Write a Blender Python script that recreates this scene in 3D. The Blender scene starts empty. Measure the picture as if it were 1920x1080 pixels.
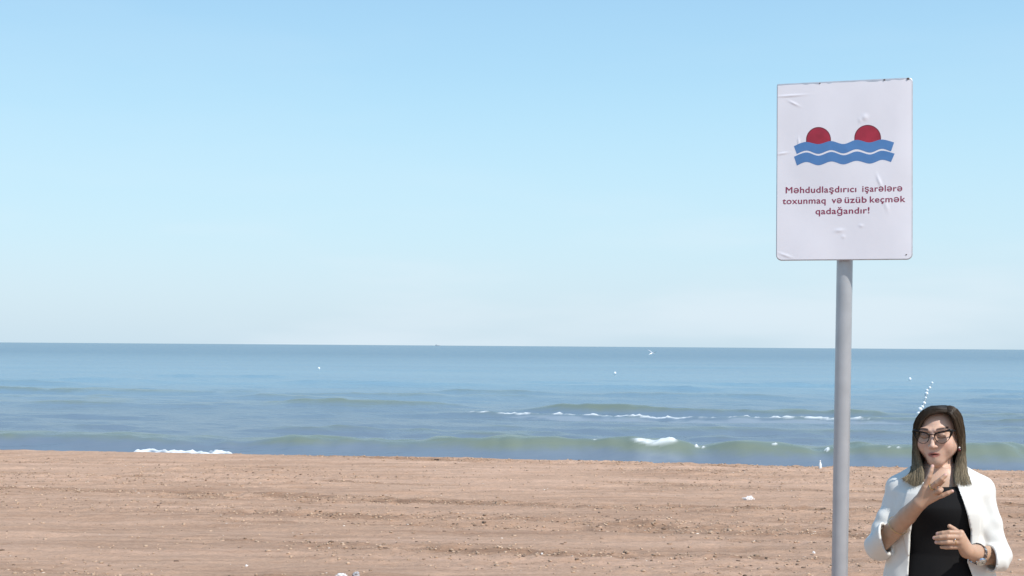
import bpy, bmesh, math, random
import numpy as np
from mathutils import Vector, Matrix, noise as mnoise
rng = np.random.default_rng(7); random.seed(7)
scene = bpy.context.scene
COL = scene.collection

# ------------------------------------------------------------------ camera
CAM_H = 2.30; FPX = 2666.67
pitch = math.atan(108.7/FPX); roll = math.atan(13/1820)
fw = Vector((0, math.cos(pitch), math.sin(pitch))); r0 = Vector((1, 0, 0)); u0 = r0.cross(fw)
cr = r0*math.cos(roll)+u0*math.sin(roll); cu = -r0*math.sin(roll)+u0*math.cos(roll)
cam_d = bpy.data.cameras.new('camera'); cam = bpy.data.objects.new('camera', cam_d); COL.objects.link(cam)
cam_d.sensor_width = 36; cam_d.lens = FPX/1920*36; cam_d.clip_start = .05; cam_d.clip_end = 120000
M = Matrix((cr, cu, -fw)).transposed().to_4x4(); M.translation = (0, 0, CAM_H); cam.matrix_world = M
scene.camera = cam
# ------------------------------------------------------------------ light
SUN_EL, SUN_AZ = math.radians(48), math.radians(138)      # azimuth clockwise from +Y (the viewing direction)
to_sun = Vector((math.sin(SUN_AZ)*math.cos(SUN_EL), math.cos(SUN_AZ)*math.cos(SUN_EL), math.sin(SUN_EL)))
sd = bpy.data.lights.new('sun', 'SUN'); sd.energy = 3.3; sd.angle = math.radians(.6); sd.color = (1, .95, .88)
so = bpy.data.objects.new('sun', sd); COL.objects.link(so); so.rotation_euler = to_sun.to_track_quat('Z', 'Y').to_euler()
w = bpy.data.worlds.new('World'); scene.world = w; w.use_nodes = True
nt = w.node_tree; nt.nodes.clear()
def N(nt, t, **k):
    n = nt.nodes.new(t)
    for a, b in k.items(): setattr(n, a, b)
    return n
sky = N(nt, 'ShaderNodeTexSky', sky_type='NISHITA', sun_disc=False, sun_elevation=SUN_EL, sun_rotation=SUN_AZ, altitude=0, air_density=1.0, dust_density=1.0, ozone_density=2.0)
bg = N(nt, 'ShaderNodeBackground'); bg.inputs[1].default_value = .12
wo = N(nt, 'ShaderNodeOutputWorld')
# hazy gradient of the day (depends only on elevation, the same all round) blended over the Nishita sky, with a thin veil of cloud low down
EXPO = .40; SKY_K = .12*2**EXPO
L = nt.links.new
def lin(c): return tuple(((v/255+.055)/1.055)**2.4 if v > 10 else v/255/12.92 for v in c)
tc = N(nt, 'ShaderNodeTexCoord'); sp = N(nt, 'ShaderNodeSeparateXYZ'); L(tc.outputs['Generated'], sp.inputs[0])
ramp = N(nt, 'ShaderNodeValToRGB'); ramp.color_ramp.interpolation = 'B_SPLINE'
stops = [(0, (207, 230, 245)), (.035, (211, 234, 248)), (.075, (206, 238, 252)), (.13, (196, 236, 255)), (.19, (178, 226, 253)), (.27, (163, 210, 246)), (.5, (128, 184, 232)), (1, (92, 150, 212))]
el = ramp.color_ramp.elements
while len(el) < len(stops): el.new(.5)
for k, (p, c) in enumerate(stops): el[k].position = p; el[k].color = (*lin(c), 1)
L(sp.outputs[2], ramp.inputs[0])
sc_ = N(nt, 'ShaderNodeVectorMath', operation='SCALE'); sc_.inputs['Scale'].default_value = 1/SKY_K; L(ramp.outputs[0], sc_.inputs[0])
hz = N(nt, 'ShaderNodeMix', data_type='RGBA'); hz.inputs[0].default_value = .88
L(sky.outputs[0], hz.inputs['A']); L(sc_.outputs[0], hz.inputs['B'])
mp = N(nt, 'ShaderNodeMapping'); mp.inputs['Scale'].default_value = (1.7, 1.7, 8.5); mp.inputs['Location'].default_value = (4.1, .1, .35)
nz = N(nt, 'ShaderNodeTexNoise'); nz.inputs['Scale'].default_value = 1.6; nz.inputs['Detail'].default_value = 4; nz.inputs['Roughness'].default_value = .5
cr_ = N(nt, 'ShaderNodeMapRange', interpolation_type='SMOOTHSTEP'); cr_.inputs[1].default_value = .46; cr_.inputs[2].default_value = .66; cr_.inputs[3].default_value = 0; cr_.inputs[4].default_value = .48
lo = N(nt, 'ShaderNodeMapRange', interpolation_type='SMOOTHSTEP'); lo.inputs[1].default_value = .03; lo.inputs[2].default_value = .13; lo.inputs[3].default_value = 1; lo.inputs[4].default_value = .12
ml = N(nt, 'ShaderNodeMath', operation='MULTIPLY')
mx = N(nt, 'ShaderNodeMix', data_type='RGBA'); mx.inputs['B'].default_value = (*[v/SKY_K for v in lin((231, 243, 252))], 1)
L(tc.outputs['Generated'], mp.inputs[0]); L(mp.outputs[0], nz.inputs[0]); L(nz.outputs[0], cr_.inputs[0]); L(sp.outputs[2], lo.inputs[0])
L(cr_.outputs[0], ml.inputs[0]); L(lo.outputs[0], ml.inputs[1])
L(hz.outputs['Result'], mx.inputs['A']); L(ml.outputs[0], mx.inputs[0])
L(mx.outputs['Result'], bg.inputs[0]); L(bg.outputs[0], wo.inputs[0])
scene.view_settings.view_transform = 'Standard'; scene.view_settings.look = 'None'
scene.view_settings.exposure = EXPO; scene.view_settings.gamma = 1; scene.view_settings.use_curve_mapping = False
scene.render.engine = 'CYCLES'; scene.cycles.max_bounces = 6; scene.cycles.transparent_max_bounces = 12

# ------------------------------------------------------------------ helpers
def mat(name, base=(.5, .5, .5), rough=.6, metal=0., spec=.5, sss=0., attr=None, bump=None, var=None, **kw):
    """bump: (scale, strength, distance); var: (scale, amount) soft value variation"""
    m = bpy.data.materials.new(name); m.use_nodes = True; t = m.node_tree; b = t.nodes['Principled BSDF']
    b.inputs['Base Color'].default_value = (*base, 1); b.inputs['Roughness'].default_value = rough
    b.inputs['Metallic'].default_value = metal; b.inputs['Specular IOR Level'].default_value = spec
    if sss: b.inputs['Subsurface Weight'].default_value = sss; b.inputs['Subsurface Radius'].default_value = (.012, .004, .002); b.inputs['Subsurface Scale'].default_value = 1
    for k, v in kw.items(): b.inputs[k].default_value = v
    tcn = N(t, 'ShaderNodeTexCoord'); src = None
    if attr:
        a = N(t, 'ShaderNodeAttribute', attribute_name=attr); src = a.outputs['Color']
        t.links.new(src, b.inputs['Base Color'])
    if var:
        n = N(t, 'ShaderNodeTexNoise'); n.inputs['Scale'].default_value = var[0]; n.inputs['Detail'].default_value = 5
        t.links.new(tcn.outputs['Object'], n.inputs[0])
        mr = N(t, 'ShaderNodeMapRange'); mr.inputs[1].default_value = .3; mr.inputs[2].default_value = .7
        mr.inputs[3].default_value = 1-var[1]; mr.inputs[4].default_value = 1+var[1]; t.links.new(n.outputs[0], mr.inputs[0])
        mm = N(t, 'ShaderNodeMix', data_type='RGBA', blend_type='MULTIPLY'); mm.inputs[0].default_value = 1
        if src: t.links.new(src, mm.inputs['A'])
        else: mm.inputs['A'].default_value = (*base, 1)
        t.links.new(mr.outputs[0], mm.inputs['B']); t.links.new(mm.outputs['Result'], b.inputs['Base Color'])
    if bump:
        n = N(t, 'ShaderNodeTexNoise'); n.inputs['Scale'].default_value = bump[0]; n.inputs['Detail'].default_value = 6
        t.links.new(tcn.outputs['Object'], n.inputs[0])
        bp = N(t, 'ShaderNodeBump'); bp.inputs['Strength'].default_value = bump[1]; bp.inputs['Distance'].default_value = bump[2]
        t.links.new(n.outputs[0], bp.inputs['Height']); t.links.new(bp.outputs[0], b.inputs['Normal'])
    return m

def mesh_obj(name, V, F, m=None, parent=None, smooth=True, col=None):
    me = bpy.data.meshes.new(name)
    V = np.asarray(V, dtype=np.float32)
    if isinstance(F, np.ndarray):
        n, k = F.shape
        me.vertices.add(len(V)); me.vertices.foreach_set('co', V.ravel())
        me.loops.add(n*k); me.loops.foreach_set('vertex_index', F.astype(np.int32).ravel())
        me.polygons.add(n); me.polygons.foreach_set('loop_start', np.arange(0, n*k, k, dtype=np.int32))
        me.update(calc_edges=True); me.validate()
    else:
        me.from_pydata(V.tolist(), [], F)
    if smooth: me.polygons.foreach_set('use_smooth', np.ones(len(me.polygons), bool))
    if col is not None:
        a = me.color_attributes.new('Col', 'FLOAT_COLOR', 'POINT')
        c = np.ones((len(V), 4), np.float32); c[:, :3] = col; a.data.foreach_set('color', c.ravel())
    me.update()
    if m: me.materials.append(m)
    o = bpy.data.objects.new(name, me); COL.objects.link(o)
    if parent: o.parent = parent
    return o
def tag(o, label=None, cat=None, group=None, kind=None):
    if label: o['label'] = label
    if cat: o['category'] = cat
    if group: o['group'] = group
    if kind: o['kind'] = kind
    return o
def empty(name, loc=(0, 0, 0), rz=0.):
    o = bpy.data.objects.new(name, None); COL.objects.link(o); o.location = loc; o.rotation_euler = (0, 0, rz); return o
class MB:
    def __init__(s): s.V = []; s.F = []
    def add(s, V, F):
        o = len(s.V); s.V += [tuple(v) for v in V]; s.F += [tuple(i+o for i in f) for f in F]; return s
    def tube(s, pts, rad, seg=10, cap=True, closed=False, flat=None):
        pts = [Vector(p) for p in pts]; n = len(pts)
        if not hasattr(rad, '__len__'): rad = [rad]*n
        V = []; F = []; up = None
        for i, p in enumerate(pts):
            if closed: t = pts[(i+1) % n]-pts[i-1]
            else: t = pts[min(i+1, n-1)]-pts[max(i-1, 0)]
            t.normalize()
            if up is None: up = t.orthogonal().normalized() if flat is None else Vector(flat)
            up = (up-t*up.dot(t)).normalized(); sd_ = t.cross(up)
            for j in range(seg):
                a = 2*math.pi*j/seg; V.append(p+(up*math.cos(a)+sd_*math.sin(a))*rad[i])
        m = n if closed else n-1
        for i in range(m):
            for j in range(seg):
                a = i*seg+j; b = i*seg+(j+1) % seg; c = ((i+1) % n)*seg+(j+1) % seg; d = ((i+1) % n)*seg+j
                F.append((a, b, c, d))
        if cap and not closed: F.append(tuple(range(seg))[::-1]); F.append(tuple((n-1)*seg+j for j in range(seg)))
        return s.add(V, F)
    def box(s, c, size, R=None):
        V = []
        for x in (-.5, .5):
            for y in (-.5, .5):
                for z in (-.5, .5):
                    v = Vector((x*size[0], y*size[1], z*size[2]))
                    if R: v = R @ v
                    V.append(v+Vector(c))
        return s.add(V, [(0, 1, 3, 2), (4, 6, 7, 5), (0, 4, 5, 1), (2, 3, 7, 6), (0, 2, 6, 4), (1, 5, 7, 3)])
    def ell(s, c, r, R=None, su=14, sv=9):
        V = []; F = []
        for i in range(sv+1):
            th = math.pi*i/sv
            for j in range(su):
                ph = 2*math.pi*j/su
                v = Vector((r[0]*math.sin(th)*math.cos(ph), r[1]*math.sin(th)*math.sin(ph), r[2]*math.cos(th)))
                if R: v = R @ v
                V.append(v+Vector(c))
        for i in range(sv):
            for j in range(su):
                F.append((i*su+j, (i+1)*su+j, (i+1)*su+(j+1) % su, i*su+(j+1) % su))
        return s.add(V, F)
    def build(s, name, m, parent=None, smooth=True): return mesh_obj(name, np.array(s.V), s.F, m, parent, smooth)

def hash2(i, j, seed):
    n = (i.astype(np.int64)*374761393+j.astype(np.int64)*668265263+seed*982451653) & 0xffffffff
    n = ((n ^ (n >> 13))*1274126177) & 0xffffffff; n = (n ^ (n >> 16)) & 0xffffffff
    return n.astype(np.float64)/0xffffffff*2-1
def vn(x, y, seed=0):
    i = np.floor(x); j = np.floor(y); fx = x-i; fy = y-j
    fx = fx*fx*fx*(fx*(fx*6-15)+10); fy = fy*fy*fy*(fy*(fy*6-15)+10)
    a = hash2(i, j, seed); b = hash2(i+1, j, seed); c = hash2(i, j+1, seed); d = hash2(i+1, j+1, seed)
    return (a*(1-fx)+b*fx)*(1-fy)+(c*(1-fx)+d*fx)*fy
def fbm(x, y, seed=0, o=4, g=.5):
    s = 0; a = 1; t = 0
    for k in range(o): s = s+a*vn(x*2**k+k*17.3, y*2**k-k*9.1, seed+k); t += a; a *= g
    return s/t
def sstep(a, b, x): t = np.clip((x-a)/(b-a), 0, 1); return t*t*(3-2*t)
def grid_faces(nr, nc):
    i = np.arange(nr-1)[:, None]*nc+np.arange(nc-1)[None, :]
    return np.stack([i, i+1, i+nc+1, i+nc], -1).reshape(-1, 4)

# ------------------------------------------------------------------ beach sand
QC = 25.1                                                    # the crest of the berm that hides the wash
def qof(x, y): return y+.2*40*np.tanh(x/40)
def sand_base(q):
    z = .45-.165*sstep(6, 24.5, q)
    f = np.maximum(q-QC, 0)
    return z-(np.sqrt(f*f+.2*.2)-.2)*.17+.02*np.exp(-((q-24.6)/.8)**2)
def streak(x, q):                                            # long rough furrows that run along the shore
    a = vn(x/7+3, q/.55, 11)*.6+vn(x/3, q/.32, 12)*.4
    return sstep(.08, .55, a)
def sand_h(x, y):
    q = qof(x, y)
    z = sand_base(q)
    near = np.exp(-(np.maximum(q-26, 0)/1.5)**2)
    st = streak(x, q)
    r = .030*fbm(x/3.5, q/.9, 21, 3)+.014*vn(x/1.6, q/.22, 25)+.010*vn(x/.5, q/.16, 26)
    r += st*(.034*fbm(x/.15, q/.12, 31, 3)+.004)-st*.016
    r += .009*fbm(x/.11, q/.10, 35, 2)
    patch = sstep(-.1, .35, vn(x/4+9, q/1.6, 41))
    r += patch*.034*np.abs(fbm(x/.26, q/.20, 43, 3))
    return z+r*near
xs = np.unique(np.concatenate([np.linspace(-500, -14, 40), np.arange(-14, 14, .033), np.linspace(14, 500, 40)]))
ys = np.unique(np.concatenate([np.linspace(-300, 3, 40), np.arange(3, 9.5, .15), np.arange(9.5, 26.5, .03), np.linspace(26.5, 60, 50)]))
X, Y = np.meshgrid(xs, ys)
Zs = sand_h(X, Y)
V = np.stack([X, Y, Zs], -1).reshape(-1, 3)
m = bpy.data.materials.new('sand'); m.use_nodes = True; t = m.node_tree; b = t.nodes['Principled BSDF']; lk = t.links.new
tcn = N(t, 'ShaderNodeTexCoord')
def tex(scale, sc=(1, 1, 1), detail=5, rough=.6):
    mpn = N(t, 'ShaderNodeMapping'); mpn.inputs['Scale'].default_value = sc; mpn.inputs['Rotation'].default_value = (0, 0, math.atan(.2))
    n = N(t, 'ShaderNodeTexNoise'); n.inputs['Scale'].default_value = scale; n.inputs['Detail'].default_value = detail; n.inputs['Roughness'].default_value = rough
    lk(tcn.outputs['Object'], mpn.inputs[0]); lk(mpn.outputs[0], n.inputs[0]); return n.outputs[0]
def rampn(src, stops):
    r = N(t, 'ShaderNodeValToRGB'); e = r.color_ramp.elements
    while len(e) < len(stops): e.new(.5)
    for k, (p, c) in enumerate(stops): e[k].position = p; e[k].color = (*c, 1)
    lk(src, r.inputs[0]); return r.outputs[0]
def mixc(f, a, b_, mode='MIX'):
    n = N(t, 'ShaderNodeMix', data_type='RGBA', blend_type=mode)
    if isinstance(f, float): n.inputs[0].default_value = f
    else: lk(f, n.inputs[0])
    lk(a, n.inputs['A']); lk(b_, n.inputs['B']); return n.outputs['Result']
base = rampn(tex(1., (.25, 1.6, 1), 6, .62), [(.33, (.462, .290, .196)), (.5, (.535, .344, .236)), (.66, (.602, .392, .276))])
fine = rampn(tex(42., (.5, 1, 1), 4, .8), [(.36, (.80, .78, .76)), (.5, (1, 1, 1)), (.66, (1.10, 1.09, 1.08))])
strk = rampn(tex(3.2, (.14, 2.2, 1), 5, .65), [(.36, (.84, .82, .80)), (.5, (1, 1, 1)), (.66, (1.08, 1.08, 1.07))])
c = mixc(1., base, fine, 'MULTIPLY'); c = mixc(1., c, strk, 'MULTIPLY')
dn = N(t, 'ShaderNodeAttribute', attribute_name='damp'); dc = N(t, 'ShaderNodeRGB'); dc.outputs[0].default_value = (.66, .63, .60, 1)
c = mixc(1., c, mixc(dn.outputs['Fac'], rampn(dn.outputs['Fac'], [(0, (1, 1, 1)), (1, (1, 1, 1))]), dc.outputs[0]), 'MULTIPLY'); lk(c, b.inputs['Base Color'])
b.inputs['Roughness'].default_value = .95; b.inputs['Specular IOR Level'].default_value = .15
bp = N(t, 'ShaderNodeBump'); bp.inputs['Strength'].default_value = .9; bp.inputs['Distance'].default_value = .02
lk(tex(26., (.6, 1, 1), 6, .75), bp.inputs['Height']); lk(bp.outputs[0], b.inputs['Normal'])
sand_mat = m
QQ = qof(X, Y); dmp = np.clip(streak(X, QQ)*(.55+.9*fbm(X/.5, QQ/.25, 71, 3))*(QQ > 8)+.26*(1-sstep(13, 23, QQ+1.5*fbm(X/3, QQ/1, 77, 3))), 0, 1)
so_ = mesh_obj('beach_sand', V, grid_faces(len(ys), len(xs)), sand_mat); da = so_.data.attributes.new('damp', 'FLOAT', 'POINT'); da.data.foreach_set('value', dmp.astype(np.float32).ravel())
tag(so_, kind='structure')

# crumbs of sand, shell and dry weed lying in the furrows
def ico():
    bm = bmesh.new(); bmesh.ops.create_icosphere(bm, subdivisions=1, radius=1); v = np.array([x.co[:] for x in bm.verts]); f = np.array([[q.index for q in p.verts] for p in bm.faces]); bm.free(); return v, f
IV, IF = ico()
def scatter(name, n_try, y0, y1, dens, size, cols, probs, label, flat=.6, rough=.9, stretch=1.4):
    y = np.sqrt(rng.uniform(y0**2, y1**2, n_try)); x = rng.uniform(-.44, .44, n_try)*y
    q = qof(x, y); keep = (rng.random(n_try) < dens(x, q)) & (q < 25.4); x, y = x[keep], y[keep]; n = len(x)
    s = size(n); z = sand_h(x, y)
    ax = np.stack([s*rng.uniform(.7, stretch, n), s*rng.uniform(.6, 1.1, n), s*flat*rng.uniform(.5, 1.1, n)], -1)
    a = rng.uniform(0, math.pi, n); ca, sa = np.cos(a), np.sin(a)
    P = IV[None]*(1+rng.uniform(-.3, .3, (n, len(IV), 1)))*ax[:, None]
    PX = P[..., 0]*ca[:, None]-P[..., 1]*sa[:, None]; PY = P[..., 0]*sa[:, None]+P[..., 1]*ca[:, None]
    P = np.stack([PX+x[:, None], PY+y[:, None], P[..., 2]+z[:, None]+(ax[:, 2]*.35)[:, None]], -1).reshape(-1, 3)
    F = (IF[None]+(np.arange(n)*len(IV))[:, None, None]).reshape(-1, 3)
    ci = rng.choice(len(cols), n, p=probs); cc = np.array(cols)[ci]*rng.uniform(.8, 1.2, (n, 1)); cc = np.repeat(cc, len(IV), 0)
    o = mesh_obj(name, P, F, mat(name, attr='Col', rough=rough), col=cc, smooth=False)
    return tag(o, label, name.replace('_', ' '), kind='stuff')
scatter('sand_crumbs', 110000, 10.3, 26, lambda x, q: .05+.55*streak(x, q)+.2*sstep(-.1, .35, vn(x/4+9, q/1.6, 41)), lambda n: .006+.017*rng.random(n)**3,
        [(.50, .345, .235), (.34, .23, .155), (.19, .125, .085)], [.64, .28, .08], 'clods of sand and dry weed crumbs in long streaks across the brown beach')
scatter('shell_fragments', 3000, 10.3, 26, lambda x, q: .22+.3*streak(x, q), lambda n: .006+.012*rng.random(n)**4,
        [(.75, .66, .56), (.62, .50, .40)], [.5, .5], 'pale shell fragments scattered over the brown sand', .4)

# ------------------------------------------------------------------ sea
rows = [20.5]
while rows[-1] < 700: d = rows[-1]; rows.append(d+max(.085, min(d*d/6134*.62, 60)))
while rows[-1] < 60000: rows.append(rows[-1]*1.06)
rows = np.array(rows); dr = np.gradient(rows)
uf = np.linspace(-.43, .43, 620); uo = np.array([.46, .5, .56, .65, .8, 1, 1.4, 2, 3, 5, 9])
un = np.concatenate([-uo[::-1], uf, uo])
Yr = np.repeat(rows[:, None], len(un), 1); Xr = un[None, :]*(Yr+4); DR = np.repeat(dr[:, None], len(un), 1)
Q = qof(Xr, Yr)
H = np.zeros_like(Q); FO = np.zeros_like(Q)
def swell(q0, amp, wf, wb, slope_env, seed, wob=.5, lean=0.):
    """one long crest at shore distance q0; steep front width wf toward land, gentle back wb"""
    e = slope_env(Xr)
    qq = Q-q0-wob*vn(Xr/6., Xr*0+.5, seed)-.15*vn(Xr/1.5, Xr*0+.2, seed+1)
    g = np.where(qq < 0, np.exp(-(qq/wf)**2), np.exp(-(qq/wb)**2))
    return amp*e*g*(1+.22*vn(Xr/2.2, Q/3, seed+2)+.20*vn(Xr/.8, Q/2, seed+3)+.12*vn(Xr/.33, Q/1.5, seed+4)), qq, e
env1 = lambda x: .50+.50*sstep(-8, 1.5, x)+.12*vn(x/2.5, x*0, 63)
h, q1, e1 = swell(30.5, .34, .75, 2.2, env1, 101, .35); H += h
H -= .07*np.exp(-((Q-28.9)/1.0)**2)
h, q2, e2 = swell(49.8, .27, .8, 2.0, lambda x: (.25+.75*sstep(-1, 3, x))*(1-.3*sstep(9, 13, x))*(.85+.3*vn(x/3, x*0, 61)), 111, .5); H += h
h, q2b, e2b = swell(46.4, .17, .7, 1.2, lambda x: sstep(-6, -1, x), 115, .35); H += h
h, _, _ = swell(51.5, .17, .8, 1.8, lambda x: sstep(-12, -8, x)*(1-sstep(-3, 0, x)), 117, .7); H += h
h, _, _ = swell(36.5, .08, .4, .9, lambda x: sstep(-.5, .3, vn(x/3, x*0+2, 71)), 141, .8); H += h
h, _, _ = swell(34., .06, .35, .8, lambda x: sstep(-.3, .4, vn(x/2.2, x*0+5, 72)), 143, .8); H += h
h, _, _ = swell(42.5, .09, .5, 1., lambda x: sstep(-.5, .3, vn(x/4, x*0+8, 73)), 145, .9); H += h
h, _, _ = swell(55, .09, .6, 1.2, lambda x: sstep(-.5, .3, vn(x/5, x*0+1, 74)), 147, .9); H += h
h, _, _ = swell(67, .12, .8, 1.6, lambda x: sstep(-.4, .3, vn(x/6, x*0+4, 75)), 149, 1.2); H += h
h, _, _ = swell(81, .12, 1., 2., lambda x: sstep(-.4, .3, vn(x/8, x*0+6, 76)), 151, 1.6); H += h
h, _, _ = swell(62, .17, 1.1, 2.4, lambda x: 1-sstep(-6, 4, x), 121, .9); H += h
h, _, _ = swell(58, .13, .9, 2.0, lambda x: 1-sstep(-10, -3, x), 123, .9); H += h
h, _, _ = swell(39.5, .13, .7, 1.6, lambda x: .6+.4*vn(x/5, x*0, 5), 125, .9); H += h
h, _, _ = swell(35.5, .15, .6, 1.3, lambda x: sstep(-.2, .6, vn(x/4.5, x*0+7, 6))*(1-.5*sstep(0, 3, x)), 127, 1.); H += h
h, _, _ = swell(73, .22, 1.3, 2.8, lambda x: sstep(-.3, .5, vn(x/9, x*0+3, 8)), 131, 1.6); H += h
h, _, _ = swell(92, .2, 1.6, 3, lambda x: sstep(-.1, .6, vn(x/10, x*0+9, 9)), 133, 2.); H += h
def chop(lam, amp, cl, seed, sharp=1.0):
    wgt = np.clip(lam/(2.2*DR)-.6, 0, 1)
    n = vn(Xr/(lam*cl)+seed, Q/lam*1.3, seed)*.6+vn((Xr+.35*Q)/(lam*cl*.8), Q/lam*1.9+5, seed+1)*.4
    return amp*wgt*(1-np.abs(n)*1.6*sharp if sharp > 1 else n)
shal = .45+.55*sstep(28, 60, Q)
H += chop(11, .13, 2.2, 201)*sstep(40, 90, Q)+chop(5.5, .085, 1.6, 205)*shal+chop(2.6, .075, 1.2, 209)*shal+chop(1.35, .056, 1.3, 213)*shal+chop(.72, .038, 1.2, 217)*(.35+.65*shal)+chop(.40, .018, 1.2, 219)
H *= sstep(25.4, 28., Q)*.85+.15
H *= 1-sstep(500, 2500, Q)
Vw = np.stack([Xr, Yr, H], -1).reshape(-1, 3)
# foam: breaking patch and its painted reflection, spilled line, small caps and the wash at the left
n1 = fbm(Xr/.5, Q/.22, 301, 4, .6); n2 = vn(Xr/1.7, Q*0+.3, 305)
xm = lambda a, b_, s=.4: sstep(a-s, a+s, Xr)*(1-sstep(b_-s, b_+s, Xr))
FO = np.maximum(FO, (.75+.25*vn(Xr/.1, Q/.1, 333))*sstep(.32, .85, np.exp(-((q1+.12)/.20)**2)*xm(2.5, 3.42, .22)*(1.05+.9*n1)))
FO = np.maximum(FO, .11*np.exp(-((q1+.9)/.4)**2)*xm(2.6, 3.4, .3)*(1+1.3*n1))  # faint reflection below the breaking patch, painted into the foam mask
for xc, wd in ((3.85, .05), (3.98, .04), (5.4, .04), (6.42, .05), (6.62, .05), (7.62, .07), (7.82, .04), (1.8, .03)):
    FO = np.maximum(FO, sstep(.4, .7, np.exp(-((q1+.08)/.09)**2)*np.exp(-((Xr-xc)/wd)**2)*(1.05+.9*n1)))
ln = np.exp(-((q2b+.15)/.20)**2)*xm(-3.2, 11.5, .8)
FO = np.maximum(FO, sstep(.42, .95, ln*(.66+.95*n1+.35*n2)))
FO = np.maximum(FO, .12*sstep(.3, .7, np.exp(-((q2b+.9)/.5)**2)*xm(0, 12, 1.5)*(.8+.9*fbm(Xr/.9, Q/.3, 311, 3))))
ws = np.exp(-((Q-26.75-.12*vn(Xr/.9, Xr*0, 309))/.5)**2)*xm(-7.5, -5.35, .25)
FO = np.maximum(FO, sstep(.35, .9, ws*(.9+.8*n1+.4*vn(Xr/.12, Q/.1, 331))))
H2 = Vw[:, 2].reshape(H.shape); H2 += FO*.03*(1+1.2*vn(Xr/.09, Q/.12, 320))*(Q < 60)+ws*(.155+.025*vn(Xr/.4, Q*0, 322)+.02*vn(Xr/.1, Q/.1, 323)); Vw[:, 2] = H2.ravel()
sea = mesh_obj('sea', Vw, grid_faces(len(rows), len(un)))
at = sea.data.attributes.new('foam', 'FLOAT', 'POINT'); at.data.foreach_set('value', FO.astype(np.float32).ravel())
m = bpy.data.materials.new('sea_water'); m.use_nodes = True; t = m.node_tree; lk = t.links.new; t.nodes.remove(t.nodes['Principled BSDF'])
out = t.nodes['Material Output']; tcn = N(t, 'ShaderNodeTexCoord')
sep = N(t, 'ShaderNodeSeparateXYZ'); lk(tcn.outputs['Object'], sep.inputs[0])
mr = N(t, 'ShaderNodeMapRange', interpolation_type='SMOOTHSTEP'); mr.inputs[1].default_value = 30; mr.inputs[2].default_value = 95; lk(sep.outputs[1], mr.inputs[0])
mr2 = N(t, 'ShaderNodeMapRange', interpolation_type='SMOOTHSTEP'); mr2.inputs[1].default_value = 70; mr2.inputs[2].default_value = 380; lk(sep.outputs[1], mr2.inputs[0])
def rgb(c): n = N(t, 'ShaderNodeRGB'); n.outputs[0].default_value = (*c, 1); return n.outputs[0]
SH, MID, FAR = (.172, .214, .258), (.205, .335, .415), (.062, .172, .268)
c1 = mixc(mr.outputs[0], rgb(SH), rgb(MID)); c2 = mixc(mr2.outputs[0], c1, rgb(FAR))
ca_ = N(t, 'ShaderNodeAttribute', attribute_name='crest'); c2 = mixc(ca_.outputs['Fac'], c2, rgb((.185, .220, .170)))  # greener crests: light through thin water and stirred sand, put into the colour
patchy = rampn(tex(.03, (.35, 1.6, 1), 4, .55), [(.35, (.90, .92, .95)), (.65, (1.08, 1.06, 1.04))])
c3 = mixc(1., c2, patchy, 'MULTIPLY')
b1 = N(t, 'ShaderNodeBump'); b1.inputs['Strength'].default_value = 1; b1.inputs['Distance'].default_value = .05
lk(tex(1.6, (.35, 1.3, 1), 5, .6), b1.inputs['Height'])
dif = N(t, 'ShaderNodeBsdfDiffuse'); lk(c3, dif.inputs[0]); lk(b1.outputs[0], dif.inputs['Normal'])
glo = N(t, 'ShaderNodeBsdfGlossy'); glo.inputs['Roughness'].default_value = .16; lk(b1.outputs[0], glo.inputs['Normal'])
fr = N(t, 'ShaderNodeFresnel'); fr.inputs[0].default_value = 1.33; lk(b1.outputs[0], fr.inputs['Normal'])
fm = N(t, 'ShaderNodeMath', operation='MULTIPLY'); lk(fr.outputs[0], fm.inputs[0]); fm.inputs[1].default_value = .66
ms = N(t, 'ShaderNodeMixShader'); lk(fm.outputs[0], ms.inputs[0]); lk(dif.outputs[0], ms.inputs[1]); lk(glo.outputs[0], ms.inputs[2])
fa = N(t, 'ShaderNodeAttribute', attribute_name='foam'); foam = N(t, 'ShaderNodeBsdfDiffuse'); foam.inputs[0].default_value = (.82, .84, .84, 1)
ms2 = N(t, 'ShaderNodeMixShader'); lk(fa.outputs['Fac'], ms2.inputs[0]); lk(ms.outputs[0], ms2.inputs[1]); lk(foam.outputs[0], ms2.inputs[2]); lk(ms2.outputs[0], out.inputs[0])
cr1 = 1.*sstep(.05, .27, H+.07*n1+.05*n2)*(1-sstep(55, 80, Q)); at2 = sea.data.attributes.new('crest', 'FLOAT', 'POINT'); at2.data.foreach_set('value', cr1.astype(np.float32).ravel())
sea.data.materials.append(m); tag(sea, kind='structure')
def sea_z(x, y):
    j = np.argmin(np.abs(rows-y)); k = np.argmin(np.abs(un-x/(rows[j]+4))); return float(H[j, k])

# ------------------------------------------------------------------ warning sign on its pole
SX, SY = 1.2049, 5.33
sign = empty('warning_sign', (SX, SY, float(sand_h(np.array([SX]), np.array([SY]))[0])))
tag(sign, 'white metal bathing sign with red buoys, blue waves and red lettering on a grey pole', 'sign')
SZ = sign.location.z
pole_mat = mat('grey_painted_pole', (.43, .44, .46), rough=.30, spec=.5, metal=.30, var=(14, .07), bump=(60, .15, .001))
p0 = Vector((-.006, 0, -.5)); p1 = Vector((.058, .012, 3.25-SZ))
def pole_at(z): return p0+(p1-p0)*((z-p0.z)/(p1.z-p0.z))
MB().tube([p0+(p1-p0)*k/24 for k in range(25)], .0298, 48).build('pole', pole_mat, sign)
MB().tube([p1, p1+Vector((0, 0, .006)), p1+Vector((0, 0, .012))], [.031, .031, .024], 32).build('pole_cap', pole_mat, sign)
BW, BH = .4985, .673; yaw, rl = .337, -.0054
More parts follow.
